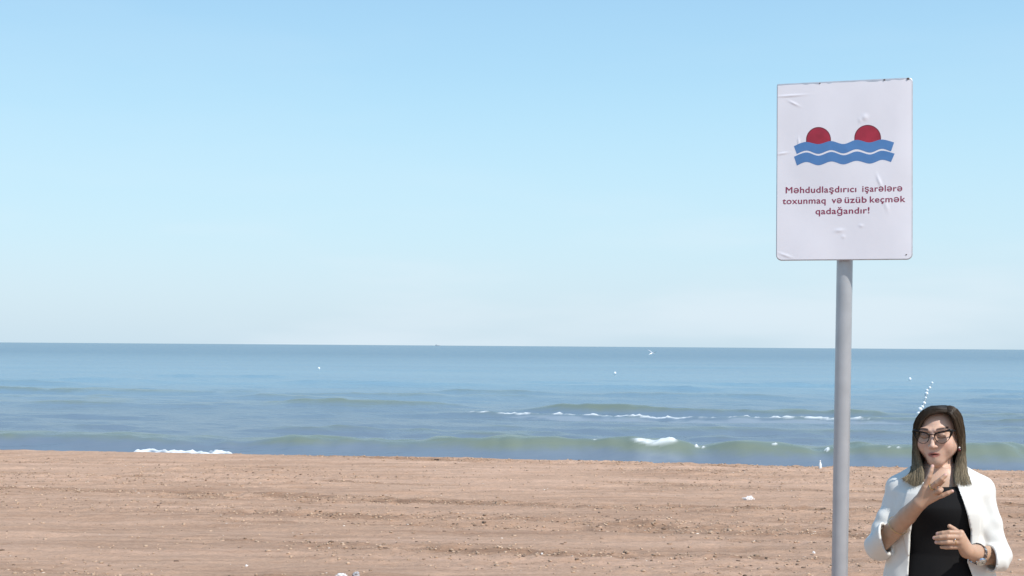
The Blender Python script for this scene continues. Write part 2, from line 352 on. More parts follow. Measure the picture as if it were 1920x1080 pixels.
ex = Vector((math.cos(yaw), -math.sin(yaw), 0)); en = Vector((-math.sin(yaw), -math.cos(yaw), 0)); ez = Vector((0, 0, 1))
ex, ez = ex*math.cos(rl)+ez*math.sin(rl), -ex*math.sin(rl)+ez*math.cos(rl)
BC = Vector((1.2355, 5.29, 2.9643))-sign.location
def bend(u, v):                                             # slight buckles of the plate, metres toward the viewer
    h = .0042*vn(u*1.7+2, v*1.4, 51)+.0016*vn(u*4.1, v*3.3, 53)
    h += .010*np.maximum(0, u-.80)**2*0-.0
    h += -.16*np.maximum(0, u-.86)**2*1.0+.0*u
    return h
def crease(u, v):                                           # blisters and folds in the sticker film
    h = 0
    for (cu_, cv_, L_, W_, ang, a) in [(.10, .93, .10, .006, 0.02, .0030), (.13, .885, .04, .007, -.5, .0026), (.165, .67, .006, .028, 0, .0028), (.045, .605, .035, .006, .15, .0028),
        (.76, .435, .010, .045, .35, .0030), (.655, .79, .022, .022, .6, .0030), (.62, .775, .012, .02, 0, .0018), (.47, .165, .03, .012, .1, .0024), (.63, .19, .015, .01, 0, .0018),
        (.50, .13, .012, .012, 0, .0016), (.81, .30, .014, .05, .3, .0016), (.07, .03, .05, .008, -.35, .0022), (.52, .62, .018, .008, -.3, .0012), (.35, .70, .05, .02, -.5, .0014)]:
        du = (u-cu_); dv = (v-cv_)*1.35; ca, sa = math.cos(ang), math.sin(ang)
        a1 = (du*ca+dv*sa)/L_; b1_ = (-du*sa+dv*ca)/W_; h = h+a*np.exp(-a1*a1-b1_*b1_)
    return h
def bpt(u, v, off):
    p = BC+ex*float((u-.5)*BW)+ez*float((v-.5)*BH)+en*float(off); return p
def board_pts(u, v, off):
    P = np.array(BC)[None]+np.outer((u-.5)*BW, np.array(ex))+np.outer((v-.5)*BH, np.array(ez))+np.outer(off, np.array(en)); return P
# plate: rounded rectangle outline, grid warped inside it
nu, nv = 150, 200
uu, vv = np.meshgrid(np.linspace(0, 1, nu), np.linspace(0, 1, nv))
def rounded(u, v):
    x = (u-.5)*BW; y = (v-.5)*BH; r = np.where(v > .5, np.where(u > .5, .016, .006), .022)
    cx = BW/2-r; cy = BH/2-r; ax = np.abs(x)-cx; ay = np.abs(y)-cy; mk = (ax > 0) & (ay > 0)
    l = np.hypot(ax, ay)+1e-9; mxx = np.maximum(ax, ay); k = np.where(mk, mxx/l, 1)
    x = np.where(mk, np.sign(x)*(cx+ax*k), x); y = np.where(mk, np.sign(y)*(cy+ay*k), y)
    return x/BW+.5, y/BH+.5
ru, rv = rounded(uu, vv); ru = ru.ravel(); rv = rv.ravel()
edge_n = .0022*np.clip(vn(rv*9, ru*0, 61), -1, 1)
front = board_pts(ru, rv, bend(ru, rv)+.0012); back = board_pts(ru, rv, bend(ru, rv)-.0012)
gf = grid_faces(nv, nu); n0 = nu*nv
ring = np.concatenate([np.arange(nu), np.arange(2*nu-1, n0, nu), np.arange(n0-2, n0-nu-1, -1), np.arange(n0-2*nu, 0, -nu)])
rn = np.roll(ring, -1); side = np.stack([ring, rn, rn+n0, ring+n0], -1)
plate = mesh_obj('plate', np.concatenate([front, back]), np.concatenate([gf[:, ::-1], gf+n0, side]), mat('sign_metal', (.55, .56, .60), rough=.45, metal=.5, var=(30, .1)), sign)
# sticker film, a hair smaller than the plate, torn along the top edge
tear = np.where(vv > .97, 0, 0)
su_ = .006+uu*.986; top_cut = .992-.006*np.clip(vn(uu*23, uu*0, 66)+.1, 0, 1)-.004*np.clip(vn(uu*7, uu*0, 67), 0, 1)
sv_ = .006+vv*(top_cut-.006); fu, fv = rounded(su_, sv_); fu = fu.ravel(); fv = fv.ravel()
film_mat = mat('sticker_film', (.80, .785, .835), rough=.34, spec=.55, var=(5, .035))
film = mesh_obj('sticker', board_pts(fu, fv, bend(fu, fv)+.0018+crease(fu, fv)*.75), gf[:, ::-1], film_mat, sign)
red = mat('print_red', (.36, .020, .045), rough=.35, var=(30, .12)); dred = mat('print_dark_red', (.16, .018, .032), rough=.4)
blue = mat('print_blue', (.085, .215, .47), rough=.35, var=(22, .06)); txtm = mat('print_letter_red', (.27, .035, .085), rough=.4)
def uvp(zx, zy):                                            # from positions measured on the sign face
    u = (zx-75)/728.; ty = 78-36*u; return u, (1020-zy)/(1020-ty)
def strip(name, top, bot, m, off, parent):                  # band between two polylines sampled at equal parameters
    n = len(top); K = 5; V = []
    for (a, b_) in zip(top, bot):
        for k in range(K+1):
            f = k/K; u, v = uvp(a[0]*(1-f)+b_[0]*f, a[1]*(1-f)+b_[1]*f); V.append((u, v))
    V = np.array(V); F = grid_faces(n, K+1)
    return mesh_obj(name, board_pts(V[:, 0], V[:, 1], bend(V[:, 0], V[:, 1])+.0018+crease(V[:, 0], V[:, 1])*.75+off), F, m, parent)
def smooth_poly(pts, n):
    pts = np.array(pts, float); t = np.arange(len(pts)); q = np.linspace(0, len(pts)-1, n); out = []
    for s in q:
        i = min(int(s), len(pts)-2); f = s-i; p = [pts[max(i-1, 0)], pts[i], pts[i+1], pts[min(i+2, len(pts)-1)]]
        out.append(.5*((2*p[1])+(-p[0]+p[2])*f+(2*p[0]-5*p[1]+4*p[2]-p[3])*f*f+(-p[0]+3*p[1]-3*p[2]+p[3])*f**3))
    return np.array(out)
w1t = smooth_poly([(170, 410), (232, 388), (305, 400), (372, 384), (440, 400), (508, 378), (576, 392), (642, 376), (706, 392)], 90)
w1b = smooth_poly([(186, 452), (240, 434), (305, 452), (372, 432), (440, 450), (508, 428), (580, 446), (640, 426), (690, 440)], 90)
w2t = smooth_poly([(171, 466), (238, 444), (305, 462), (374, 442), (442, 460), (510, 440), (580, 456), (642, 436), (709, 452)], 90)
w2b = smooth_poly([(187, 514), (240, 495), (305, 513), (374, 493), (440, 509), (508, 490), (580, 505), (642, 485), (690, 497)], 90)
for a, b_ in ((w1t, w1b), (w2t, w2b)): strip('printed_wave', a, b_, blue, .0004, sign)
for cx_, cy_, r_, yb in ((304, 376, 66, 398), (567, 368, 69, 390)):
    for nm, rr, mm, of in (('printed_buoy_outline', r_+1.5, dred, .0002), ('printed_buoy', r_-3.5, red, .0003)):
        ang = np.linspace(-1.05*math.pi/2-math.pi/2+.0, 1.05*math.pi/2-math.pi/2, 60); tp = [(cx_+rr*math.cos(a), cy_+rr*math.sin(a)) for a in ang]
        ys_ = lambda x: np.interp(x, w1t[:, 0], w1t[:, 1])+2
        bt = [(x, max(y, float(ys_(x)))) for x, y in tp]; tp = [(x, min(y, float(ys_(x)))) for x, y in tp]
        strip(nm, tp, bt, mm, of, sign)
def text_line(s, zx0, zx1, zbase, cap_h):
    cu_d = bpy.data.curves.new('t', 'FONT'); cu_d.body = s; cu_d.size = 1; cu_d.space_character = 1.06; cu_d.space_word = 1.0
    to = bpy.data.objects.new('t', cu_d); COL.objects.link(to); bpy.context.view_layer.update()
    me = bpy.data.meshes.new_from_object(to.evaluated_get(bpy.context.evaluated_depsgraph_get()))
    V = np.array([v.co[:] for v in me.vertices]); F = [tuple(p.vertices) for p in me.polygons]
    bpy.data.objects.remove(to); x0, x1 = V[:, 0].min(), V[:, 0].max(); AV, AU, AO, AF = [], [], [], []
    for k, (dx, dy) in enumerate(((0, 0), (-.017, 0), (.017, 0), (0, .012), (0, -.012))):   # heavy strokes: the print laid down five times
        ux = (V[:, 0]+dx-x0)/(x1-x0); zx = zx0+(zx1-zx0)*ux; slope = -.013
        zy = zbase+(zx-zx0)*slope-(V[:, 1]+dy)*cap_h/.72
        uv = [uvp(a, b_) for a, b_ in zip(zx, zy)]; o_ = k*len(V)
        AU += [q[0] for q in uv]; AV += [q[1] for q in uv]; AO += [.0004+.00004*k]*len(V); AF += [tuple(i+o_ for i in f) for f in F]
    U = np.array(AU); Vv = np.array(AV)
    return mesh_obj('lettering', board_pts(U, Vv, bend(U, Vv)+.0018+crease(U, Vv)*.75+np.array(AO)), AF, txtm, sign, smooth=False)
for s_, a_, b_, zb in (('M\u0259hdudla\u015fd\u0131r\u0131c\u0131', 127, 507, 661), ('i\u015far\u0259l\u0259r\u0259', 540, 748, 655.5),
        ('toxunmaq', 110, 343, 719), ('v\u0259', 377, 430, 715.5), ('\u00fcz\u00fcb', 446, 562, 714.5), ('ke\u00e7m\u0259k', 580, 764, 713), ('qada\u011fand\u0131r!', 290, 577, 774)): text_line(s_, a_, b_, zb, 34)
# rusty screws on the top edge, clamps and screws behind
rust = mat('rust', (.10, .075, .06), rough=.9)
for (u, v, r_) in ((.323, .992, .0022), (.796, .994, .0030), (.966, .994, .0040), (.955, .028, .0022)):
    MB().ell(bpt(u, v, .002+float(bend(u, v))), (r_*1.3, r_, r_)).build('rust_spot', rust, sign)
steel = mat('clamp_steel', (.45, .46, .48), rough=.4, metal=.8)
for dz in (-.2, .2):
    zc = BC.z+dz; pc = pole_at(zc); b_ = MB(); f0 = bpt(.5, .5+dz/BH, -.004)
    b_.box((f0+Vector((0, .004, 0))), (.14, .003, .03), Matrix.Rotation(-yaw, 3, 'Z'))
    b_.tube([pc+Vector((math.cos(a)*.0325, math.sin(a)*.0325, 0)) for a in np.linspace(0, 2*math.pi, 24, endpoint=False)], .004, 6, closed=True)
    b_.box(pc+Vector((0, .04, 0)), (.02, .02, .012)); b_.build('pole_clamp', steel, sign)

# ------------------------------------------------------------------ things on the water
white_f = mat('white_plastic', (.80, .82, .82), rough=.35); rope_m = mat('rope', (.5, .5, .46), rough=.9)
def at(px, py, z, y=None):                                   # point of the place seen in a measured direction at height z
    d = fw*FPX+cr*(px-960)-cu*(py-540); k = (z-CAM_H)/d.z if y is None else y/d.y
    return Vector((0, 0, CAM_H))+d*k
def buoy(px, py, label, r):
    p = at(px, py, .08); o = empty('buoy', p)
    b_ = MB(); b_.ell((0, 0, .02), (r, r, r*1.05), su=16, sv=12); b_.tube([(0, 0, r*.9), (0, 0, r*1.25)], r*.22, 8); b_.build('float', white_f, o)
    MB().tube([(0, 0, -r*.9), (0, 0, -1.2)], .012, 6).build('mooring_rope', rope_m, o)
    return tag(o, label, 'buoy', 'white buoys moored off the beach')
buoy(598, 691, 'small white buoy alone on the open sea left of the middle', .11)
buoy(1153, 700, 'small white buoy below and left of the flying gull', .11)
buoy(1706, 711, 'small white buoy just left of the far end of the float line', .11)
fl = [(1747.5, 718), (1743, 727), (1738, 732), (1737, 738), (1735.5, 746), (1732.5, 756), (1729, 763), (1725, 767.5), (1722, 776), (1720, 785), (1718.5, 795), (1716, 806)]
line = empty('float_line', at(1737, 738, .05)); tag(line, 'string of small white floats running in from the sea behind the woman', 'float line')
fp = [at(a, b_, .06) for a, b_ in fl]; proto = None
for k, p in enumerate(fp):
    if proto is None:
        b_ = MB(); b_.ell((0, 0, 0), (.085, .13, .085), su=12, sv=9); b_.tube([(0, .15, 0), (0, -.15, 0)], .025, 8); proto = b_.build('float', white_f, line); o = proto
    else: o = proto.copy(); COL.objects.link(o); o.parent = line
    s_ = (1.0, 1, .9, 1.1, .7, .9, .8, 1., .9, .9, .8, .8)[k]; o.scale = (s_,)*3; o.location = p-line.location
MB().tube([p-line.location+Vector((0, 0, -.03)) for p in fp], .012, 6).build('rope', rope_m, line)
# gull
gp = at(1222, 663, 0, 150); gull = empty('gull', gp); tag(gull, 'white gull flying low over the sea with one wing raised', 'gull')
gw = mat('gull_white', (.80, .81, .81), rough=.7); gg = mat('gull_grey', (.62, .65, .68), rough=.7); gy = mat('beak_yellow', (.6, .4, .06), rough=.5)
b_ = MB(); b_.tube([(-.20, 0, -.05), (-.15, 0, -.03), (-.05, 0, -.005), (.06, 0, .015), (.13, 0, .035), (.18, 0, .05), (.215, 0, .05)], [.012, .035, .062, .06, .042, .034, .012], 14)
b_.add([(-.14, -.02, -.03), (-.14, .02, -.03), (-.27, .055, -.07), (-.27, -.055, -.07), (-.14, 0, -.018), (-.27, 0, -.060)], [(0, 1, 2, 3), (0, 3, 5, 4), (1, 4, 5, 2), (0, 4, 1), (2, 5, 3)])
b_.build('body', gw, gull)
for sgn in (-1, 1):
    up = .55 if sgn > 0 else .30
    st = [(0, .02, .13, .016), (.22, .10, .14, .012), (.42, .08, .11, .009), (.62, -.02, .055, .004)]; V = []; F = []
    for (d_, sw, ch, th) in st:
        x = .03+sw*.6; y = sgn*(.03+d_*math.cos(up)); z = .03+d_*math.sin(up)-max(0, d_-.3)*.25
        for (cx_, tz) in ((ch*.5, 0), (ch*.2, th), (-ch*.5, .001), (.0, -th*.4)): V.append((x+cx_, y, z+tz))
    for i in range(3):
        for j in range(4): F.append((i*4+j, i*4+(j+1) % 4, i*4+4+(j+1) % 4, i*4+4+j))
    F += [(0, 1, 2, 3), (12, 13, 14, 15)]
    MB().add(V, F).build('wing', gg, gull)
MB().tube([(.21, 0, .05), (.255, 0, .042)], [.009, .002], 8).build('beak', gy, gull)
gull.rotation_euler = (0, 0, math.radians(35)); gull.scale = (1.6,)*3
# far ship, a few metres of its upper works over the horizon
shp = at(820, 648, 0, 6000); ship = empty('ship', (shp.x, 6000, 0)); tag(ship, 'tiny dark ship on the far horizon left of the middle', 'ship')
dk = mat('ship_dark', (.22, .28, .33), rough=.7)
MB().add([(-9, -2, 0), (9, -2, 0), (11, -2, 2.6), (-9.6, -2, 2.6), (-9, 2, 0), (9, 2, 0), (11, 2, 2.6), (-9.6, 2, 2.6)], [(0, 1, 2, 3), (5, 4, 7, 6), (4, 0, 3, 7), (1, 5, 6, 2), (3, 2, 6, 7), (0, 4, 5, 1)]).build('hull', dk, ship, smooth=False)
MB().box((-5, 0, 4), (4, 3, 2.8)).box((-5, 0, 5.9), (2.4, 2, 1)).build('superstructure', dk, ship, smooth=False)
MB().tube([(2, 0, 2.6), (2, 0, 8)], .18, 6).build('mast', dk, ship)

# ------------------------------------------------------------------ litter on the beach
def ground(px, py):
    p = at(px, py, .3)
    for _ in range(8): p = at(px, py, float(sand_h(np.array([p.x]), np.array([p.y]))[0]))
    return p
def crumple(name, px, py, sx, sy, sz, m, label, cat, seed, fold=.35, sub=4):
    p = ground(px, py); bm = bmesh.new(); bmesh.ops.create_icosphere(bm, subdivisions=sub, radius=1)
    for v in bm.verts:
        d = v.co.normalized(); n = mnoise.noise(d*1.7+Vector((seed, 0, 0)))*.5+abs(mnoise.noise(d*3.6+Vector((0, seed, 0))))*fold*1.6-fold*.5+mnoise.noise(d*8+Vector((0, 0, seed)))*.08
        c_ = d*(1+n); v.co = Vector((c_.x*sx, c_.y*sy, max(c_.z, -.35)*sz+.3*sz))
    me = bpy.data.meshes.new(name); bm.to_mesh(me); bm.free(); me.materials.append(m)
    o = bpy.data.objects.new(name, me); COL.objects.link(o); o.location = p
    return tag(o, label, cat)
bagm = mat('litter_white', (.80, .74, .70), rough=.55, var=(20, .1)); greym = mat('litter_grey', (.45, .42, .42), rough=.6, var=(25, .3))
crumple('crumpled_bag', 1404, 939, .072, .06, .045, bagm, 'crumpled white plastic bag lying on the sand left of the pole', 'plastic bag', 3.3)
crumple('paper_scrap', 1037, 1030, .016, .02, .011, bagm, 'larger of two white scraps in the middle foreground sand', 'litter', 8.1, sub=3)
crumple('paper_scrap', 1016, 1039, .010, .013, .011, bagm, 'smaller of two white scraps in the middle foreground sand', 'litter', 9.7, sub=3)
crumple('torn_wrapper', 640, 1080, .040, .05, .016, bagm, 'torn white wrapper at the bottom edge of the sand', 'wrapper', 5.2)
crumple('dented_can', 668, 1079, .028, .035, .022, greym, 'grey and white dented can beside the torn wrapper', 'can', 6.4)
crumple('white_shell', 1526, 1037, .013, .014, .012, bagm, 'single white shell on the sand just left of the pole', 'shell', 4.4, sub=3)
crumple('white_pebble', 462, 1062, .012, .012, .012, bagm, 'small white pebble in the lower left foreground', 'pebble', 1.4, sub=3)
# bottle standing near the waterline left of the pole
bp_ = ground(1538, 880); bo = empty('plastic_bottle', bp_); tag(bo, 'small white bottle standing at the waterline left of the pole', 'bottle')
MB().tube([(0, 0, -.01), (0, 0, 0), (0, 0, .085), (0, 0, .11), (0, 0, .13)], [.022, .024, .024, .013, .010], 16).build('bottle_body', white_f, bo)
MB().tube([(0, 0, .13), (0, 0, .148)], .012, 12).build('cap', white_f, bo)
twm = mat('driftwood', (.07, .05, .04), rough=.9)
for (px, py, ln_, lab) in ((1400, 883, .17, 'dark driftwood stick at the top of the beach above the crumpled bag'), (820, 862, .12, 'short dark stick on the berm below the sea, left of the middle'), (30, 841, .13, 'dark stick on the berm at the far left')):
    p = ground(px, py+1); MB().tube([p+Vector((ln_*(k/6-.5), .02*math.sin(k), .012+.006*math.sin(k*2.1))) for k in range(7)], [.004, .008, .011, .009, .010, .007, .003], 8).build('driftwood_stick', twm)
    tag(bpy.data.objects[[o.name for o in COL.objects if o.name.startswith('driftwood_stick')][-1]], lab, 'driftwood')
# ------------------------------------------------------------------ the woman signing beside the pole
PX_, PD = 1760, 5.467
pth = math.atan((PX_-960)/FPX); PXX = (PX_-960)/FPX*PD
PZ = float(sand_h(np.array([PXX]), np.array([PD]))[0])
person = empty('person', (PXX, PD, PZ), -pth)
tag(person, 'woman in white blazer, black top and glasses, signing with both hands beside the pole', 'woman')
KX, KZ, Z0 = .000619, .000646, 1.676+.45-PZ
ZE = CAM_H-PZ; RG = math.hypot(PXX, PD)
def P(zx, zy, y):                                            # a measured direction at depth y behind (+) or before (-) her spine
    k = (RG+y)/RG; return np.array([(zx-508)*KX*k, y, ZE+(Z0-zy*KZ-ZE)*k])
class Grid:
    def __init__(s, lo, hi, h):
        s.lo = np.array(lo, float); s.h = h; s.n = np.ceil((np.array(hi)-s.lo)/h).astype(int)+1
        s.F = np.full(s.n, .2, np.float32); s.ax = [(s.lo[i]+h*np.arange(s.n[i])).astype(np.float32) for i in range(3)]
    def sl(s, lo, hi):
        a = np.clip(np.floor((np.array(lo)-s.lo)/s.h).astype(int), 0, s.n); b = np.clip(np.ceil((np.array(hi)-s.lo)/s.h).astype(int)+1, 0, s.n)
        return tuple(slice(a[i], b[i]) for i in range(3))
    def xyz(s, sl): return s.ax[0][sl[0]][:, None, None], s.ax[1][sl[1]][None, :, None], s.ax[2][sl[2]][None, None, :]
    def put(s, fn, lo, hi, k, sub=False):
        pad = k+3*s.h+.004; sl = s.sl(np.array(lo)-pad, np.array(hi)+pad)
        if min(x.stop-x.start for x in sl) <= 0: return
        d = fn(*s.xyz(sl)); A = s.F[sl]
        if sub: d = -d; A = -A; r = np.minimum(A, d); h = np.maximum(k-np.abs(A-d), 0)/max(k, 1e-6); s.F[sl] = -(r-h*h*k*.25) if False else np.maximum(s.F[sl], d)+(np.maximum(k-np.abs(s.F[sl]-d), 0)/max(k, 1e-6))**2*k*.25
        else: h = np.maximum(k-np.abs(A-d), 0)/max(k, 1e-6); s.F[sl] = np.minimum(A, d)-h*h*k*.25
    def cone(s, a, b, r1, r2, k=.01, sub=False):
        a = np.array(a, float); b = np.array(b, float); d = b-a; L2 = max(d@d, 1e-9); rm = max(r1, r2)
        def fn(X, Y, Z):
            x = X-a[0]; y = Y-a[1]; z = Z-a[2]; t = np.clip((x*d[0]+y*d[1]+z*d[2])/L2, 0, 1)
            return np.sqrt((x-t*d[0])**2+(y-t*d[1])**2+(z-t*d[2])**2)-(r1+(r2-r1)*t)
        s.put(fn, np.minimum(a, b)-rm, np.maximum(a, b)+rm, k, sub)
    def ell(s, c, r, R=None, k=.01, sub=False):
        c = np.array(c, float); r = np.array(r, float); Rm = np.eye(3) if R is None else np.array(R)
        def fn(X, Y, Z):
            x = X-c[0]; y = Y-c[1]; z = Z-c[2]
            q = [x*Rm[0, i]+y*Rm[1, i]+z*Rm[2, i] for i in range(3)]
            k0 = np.sqrt(sum((q[i]/r[i])**2 for i in range(3))); k1 = np.sqrt(sum((q[i]/r[i]**2)**2 for i in range(3)))+1e-6
            return k0*(k0-1)/k1
        s.put(fn, c-r.max(), c+r.max(), k, sub)
    def chain(s, pts, rad, k=.01):
        for i in range(len(pts)-1): s.cone(pts[i], pts[i+1], rad[i], rad[i+1], k)
    def mesh(s):
        F = s.F; S = F < 0; c = np.zeros(tuple(x-1 for x in F.shape), np.int8)
        for i in (0, 1):
            for j in (0, 1):
                for k in (0, 1): c += S[i:i+c.shape[0], j:j+c.shape[1], k:k+c.shape[2]]
        I = np.argwhere((c > 0) & (c < 8)); ids = np.full(c.shape, -1, np.int32); ids[tuple(I.T)] = np.arange(len(I))
        acc = np.zeros((len(I), 3)); cnt = np.zeros(len(I))
        cor = [(0, 0, 0), (1, 0, 0), (0, 1, 0), (1, 1, 0), (0, 0, 1), (1, 0, 1), (0, 1, 1), (1, 1, 1)]
        val = [F[I[:, 0]+a, I[:, 1]+b, I[:, 2]+c_].astype(float) for a, b, c_ in cor]
        for i in range(8):
            for j in range(i+1, 8):
                if sum(abs(cor[i][q]-cor[j][q]) for q in range(3)) == 1:
                    m_ = (val[i] < 0) != (val[j] < 0); t_ = np.where(m_, val[i]/np.where(m_, val[i]-val[j], 1), 0)
                    for q in range(3): acc[:, q] += np.where(m_, cor[i][q]+t_*(cor[j][q]-cor[i][q]), 0)
                    cnt += m_
        V = (I+acc/cnt[:, None])*s.h+s.lo; Q_ = []
        for ax in range(3):
            o1, o2 = [(1, 2), (2, 0), (0, 1)][ax]
            sl0 = [slice(None)]*3; sl1 = [slice(None)]*3; sl0[ax] = slice(0, -1); sl1[ax] = slice(1, None)
            E = np.argwhere(S[tuple(sl0)] != S[tuple(sl1)]); E = E[(E[:, o1] > 0) & (E[:, o2] > 0) & (E[:, o1] < F.shape[o1]-1) & (E[:, o2] < F.shape[o2]-1)]
            inside0 = S[tuple(E.T)]
            def cid(d1, d2): e = E.copy(); e[:, o1] -= d1; e[:, o2] -= d2; return ids[tuple(e.T)]
            q = np.stack([cid(1, 1), cid(0, 1), cid(0, 0), cid(1, 0)], -1); q[~inside0] = q[~inside0][:, ::-1]; Q_.append(q)
        return V, np.concatenate(Q_)
def normals_of(V, F):
    n = np.zeros_like(V); a = np.cross(V[F[:, 2]]-V[F[:, 0]], V[F[:, 3]]-V[F[:, 1]])
    for k in range(4): np.add.at(n, F[:, k], a)
    return n/(np.linalg.norm(n, axis=1, keepdims=True)+1e-12)
def n3(V, f, seed):                                          # cheap smooth 3-D noise
    a = vn(V[:, 0]*f+seed, V[:, 2]*f-seed, seed); b_ = vn(V[:, 1]*f+seed*.7, V[:, 2]*f*.8+3, seed+5); return (a+b_)*.6

# head frame -----------------------------------------------------
PH = lambda a, b_, y: P(a, b_+9, y)                          # her raised hand
HC = P(497, 220, 0.0)
Rh = (Matrix.Rotation(math.radians(-2.5), 3, 'Y') @ Matrix.Rotation(math.radians(-11), 3, 'Z') @ Matrix.Rotation(math.radians(7), 3, 'X'))
Rn = np.array(Rh)
def hp(x, y, z): return HC+Rn @ np.array([x, y, z])
def head(g):
    E = lambda c, r, k=.012, sub=False, R=None: g.ell(hp(*c), r, Rn if R is None else Rn@np.array(R), k, sub)
    Cn = lambda a, b_, r1, r2, k=.01: g.cone(hp(*a), hp(*b_), r1, r2, k)
    E((0, .008, .022), (.071, .085, .068)); E((0, -.022, -.030), (.0655, .064, .078), .02)
    for s_ in (-1, 1):
        Cn((s_*.050, -.005, -.055), (0, -.062, -.092), .024, .020, .03)
        E((s_*.036, -.060, -.036), (.026, .022, .028), .03)
        Cn((s_*.042, -.076, .021), (s_*.012, -.085, .019), .008, .008, .018)
        E((s_*.075, .010, -.014), (.009, .017, .030), .006)
    E((0, -.066, -.098), (.021, .020, .015), .022)
    E((0, -.077, -.068), (.028, .012, .022), .02)
    for s_ in (-1, 1):
        E((s_*.031, -.093, .001), (.019, .013, .0125), .014, True)
        E((s_*.031, -.0735, -.001), (.0155, .0135, .0125), .004)
    Cn((0, -.086, .006), (0, -.107, -.034), .0062, .0088, .010); E((0, -.108, -.037), (.0095, .0085, .0080), None or .006)
    for s_ in (-1, 1): E((s_*.0115, -.098, -.0395), (.0070, .0085, .0062), .005); E((s_*.006, -.106, -.0455), (.0030, .0040, .0025), .001, True)
    Cn((-.022, -.0835, -.0705), (-.004, -.0915, -.0650), .0030, .0046, .004); Cn((.022, -.0835, -.0705), (.004, -.0915, -.0650), .0030, .0046, .004)
    Cn((-.018, -.0850, -.0765), (0, -.0905, -.0795), .0040, .0056, .004); Cn((.018, -.0850, -.0765), (0, -.0905, -.0795), .0040, .0056, .004)
    E((0, -.096, -.0722), (.0150, .010, .0020), .002, True)
# torso: ellipse profile by height ---------------------------------
def torso(g, prof, yoff, lo, hi, k=.02, bust=0.):
    zz = np.array([p[0] for p in prof]); aa = np.array([p[1] for p in prof]); bb = np.array([p[2] for p in prof])
    def fn(X, Y, Z):
        z = Z.ravel(); a = np.interp(z, zz, aa)[None, None, :]; b_ = np.interp(z, zz, bb)[None, None, :]
        y0 = -bust*np.exp(-((z-1.235)/.075)**2)[None, None, :]
        q = np.sqrt((X/a)**2+((Y-yoff-y0*.5)/(b_+np.abs(y0)*.5))**2); d = (q-1)*np.minimum(a, b_)
        return np.maximum(d, np.maximum(Z-zz[-1], zz[0]-Z)).astype(np.float32)
    g.put(fn, lo, hi, k)
SHL, SHR = P(278, 556, .02), P(742, 549, .02)
ELL, ELR = P(138, 915, -.02), P(846, 945, -.01)
WRL, WRR = P(387, 648, -.205), P(672, 919, -.185)
CUL, CUR = P(192, 872, -.075), P(806, 955, -.075)
body_prof = [(.86, .150, .095), (.95, .165, .105), (1.06, .135, .088), (1.16, .145, .095), (1.24, .155, .100), (1.30, .150, .088), (1.345, .120, .066), (1.375, .070, .052), (1.385, .055, .048)]
def limbs(g):
    for a, e, wv, rr in ((SHL, ELL, WRL, (.038, .033, .034, .033, .0265)), (SHR, ELR, WRR, (.038, .033, .034, .0315, .0255))):
        m1 = e+(wv-e)*.35; m2 = e+(wv-e)*.72; g.chain([a, e], rr[:2], .012); g.chain([e, m1, m2, wv], rr[1:], .006)
    # her right hand, back of the hand to the viewer
    Y0 = -.225
    kn = dict(i=PH(424, 540, Y0-.004), m=PH(452, 552, Y0-.008), r=PH(474, 573, Y0-.006), p=PH(488, 600, Y0))
    for q, r_ in (('i', .0125), ('m', .0125), ('r', .012), ('p', .0115)): g.cone(WRL+(kn[q]-WRL)*.08, kn[q], .021, r_, .010)
    fing = [([kn['i'], PH(449, 480, Y0-.012), PH(460, 446, Y0-.010), PH(468, 417, Y0-.004)], (.0112, .0092, .0082, .0072)),
            ([kn['m'], PH(492, 514, Y0-.030), PH(522, 490, Y0-.038), PH(545, 469, Y0-.036)], (.0112, .0094, .0086, .0077)),
            ([kn['r'], PH(509, 560, Y0-.028), PH(518, 553, Y0-.010), PH(506, 546, Y0+.012)], (.0112, .0098, .0090, .0078)),
            ([kn['p'], PH(530, 586, Y0-.012), PH(558, 572, Y0-.016), PH(584, 560, Y0-.014)], (.0105, .0086, .0078, .0066)),
            ([PH(408, 610, Y0+.022), PH(452, 572, Y0+.036), PH(500, 528, Y0+.034), PH(531, 500, Y0+.020)], (.0155, .0120, .0100, .0086))]
    for pts, rr in fing: g.chain(pts, rr, .0022)
    # her left hand, fingers level, thumb up
    Y1 = -.200
    kn = dict(i=P(634, 812, Y1-.014), m=P(628, 838, Y1-.020), r=P(627, 866, Y1-.018), p=P(630, 893, Y1-.010))
    for q, r_ in (('i', .0122), ('m', .0125), ('r', .0122), ('p', .0115)): g.cone(WRR+(kn[q]-WRR)*.12, kn[q], .0225, r_, .010)
    fing = [([kn['i'], P(566, 812, Y1-.026), P(528, 818, Y1-.022), P(496, 823, Y1-.012)], (.0112, .0096, .0086, .0074)),
            ([kn['m'], P(556, 839, Y1-.032), P(514, 844, Y1-.026), P(478, 848, Y1-.014)], (.0115, .0098, .0088, .0076)),
            ([kn['r'], P(556, 869, Y1-.030), P(520, 872, Y1-.024), P(489, 873, Y1-.013)], (.0112, .0096, .0086, .0074)),
            ([kn['p'], P(574, 897, Y1-.020), P(545, 900, Y1-.016), P(519, 900, Y1-.008)], (.0102, .0086, .0078, .0066)),
            ([P(655, 868, Y1+.016), P(622, 816, Y1+.020), P(592, 793, Y1+.012), P(567, 776, Y1+.004)], (.0160, .0122, .0102, .0084))]
    for pts, rr in fing: g.chain(pts, rr, .0022)
g = Grid((-.31, -.30, .84), (.31, .15, Z0-.03), .0026)
torso(g, body_prof, .015, (-.2, -.14, .86), (.2, .15, 1.385), .02)
g.cone(SHL, P(400, 500, .03), .040, .038, .03); g.cone(SHR, P(620, 500, .03), .040, .038, .03)
g.cone(P(505, 520, .03), hp(0, .018, -.055), .055, .049, .03)
head(g); limbs(g)
Vb, Fb = g.mesh(); Nb = normals_of(Vb, Fb); Lh = (Vb-HC) @ Rn
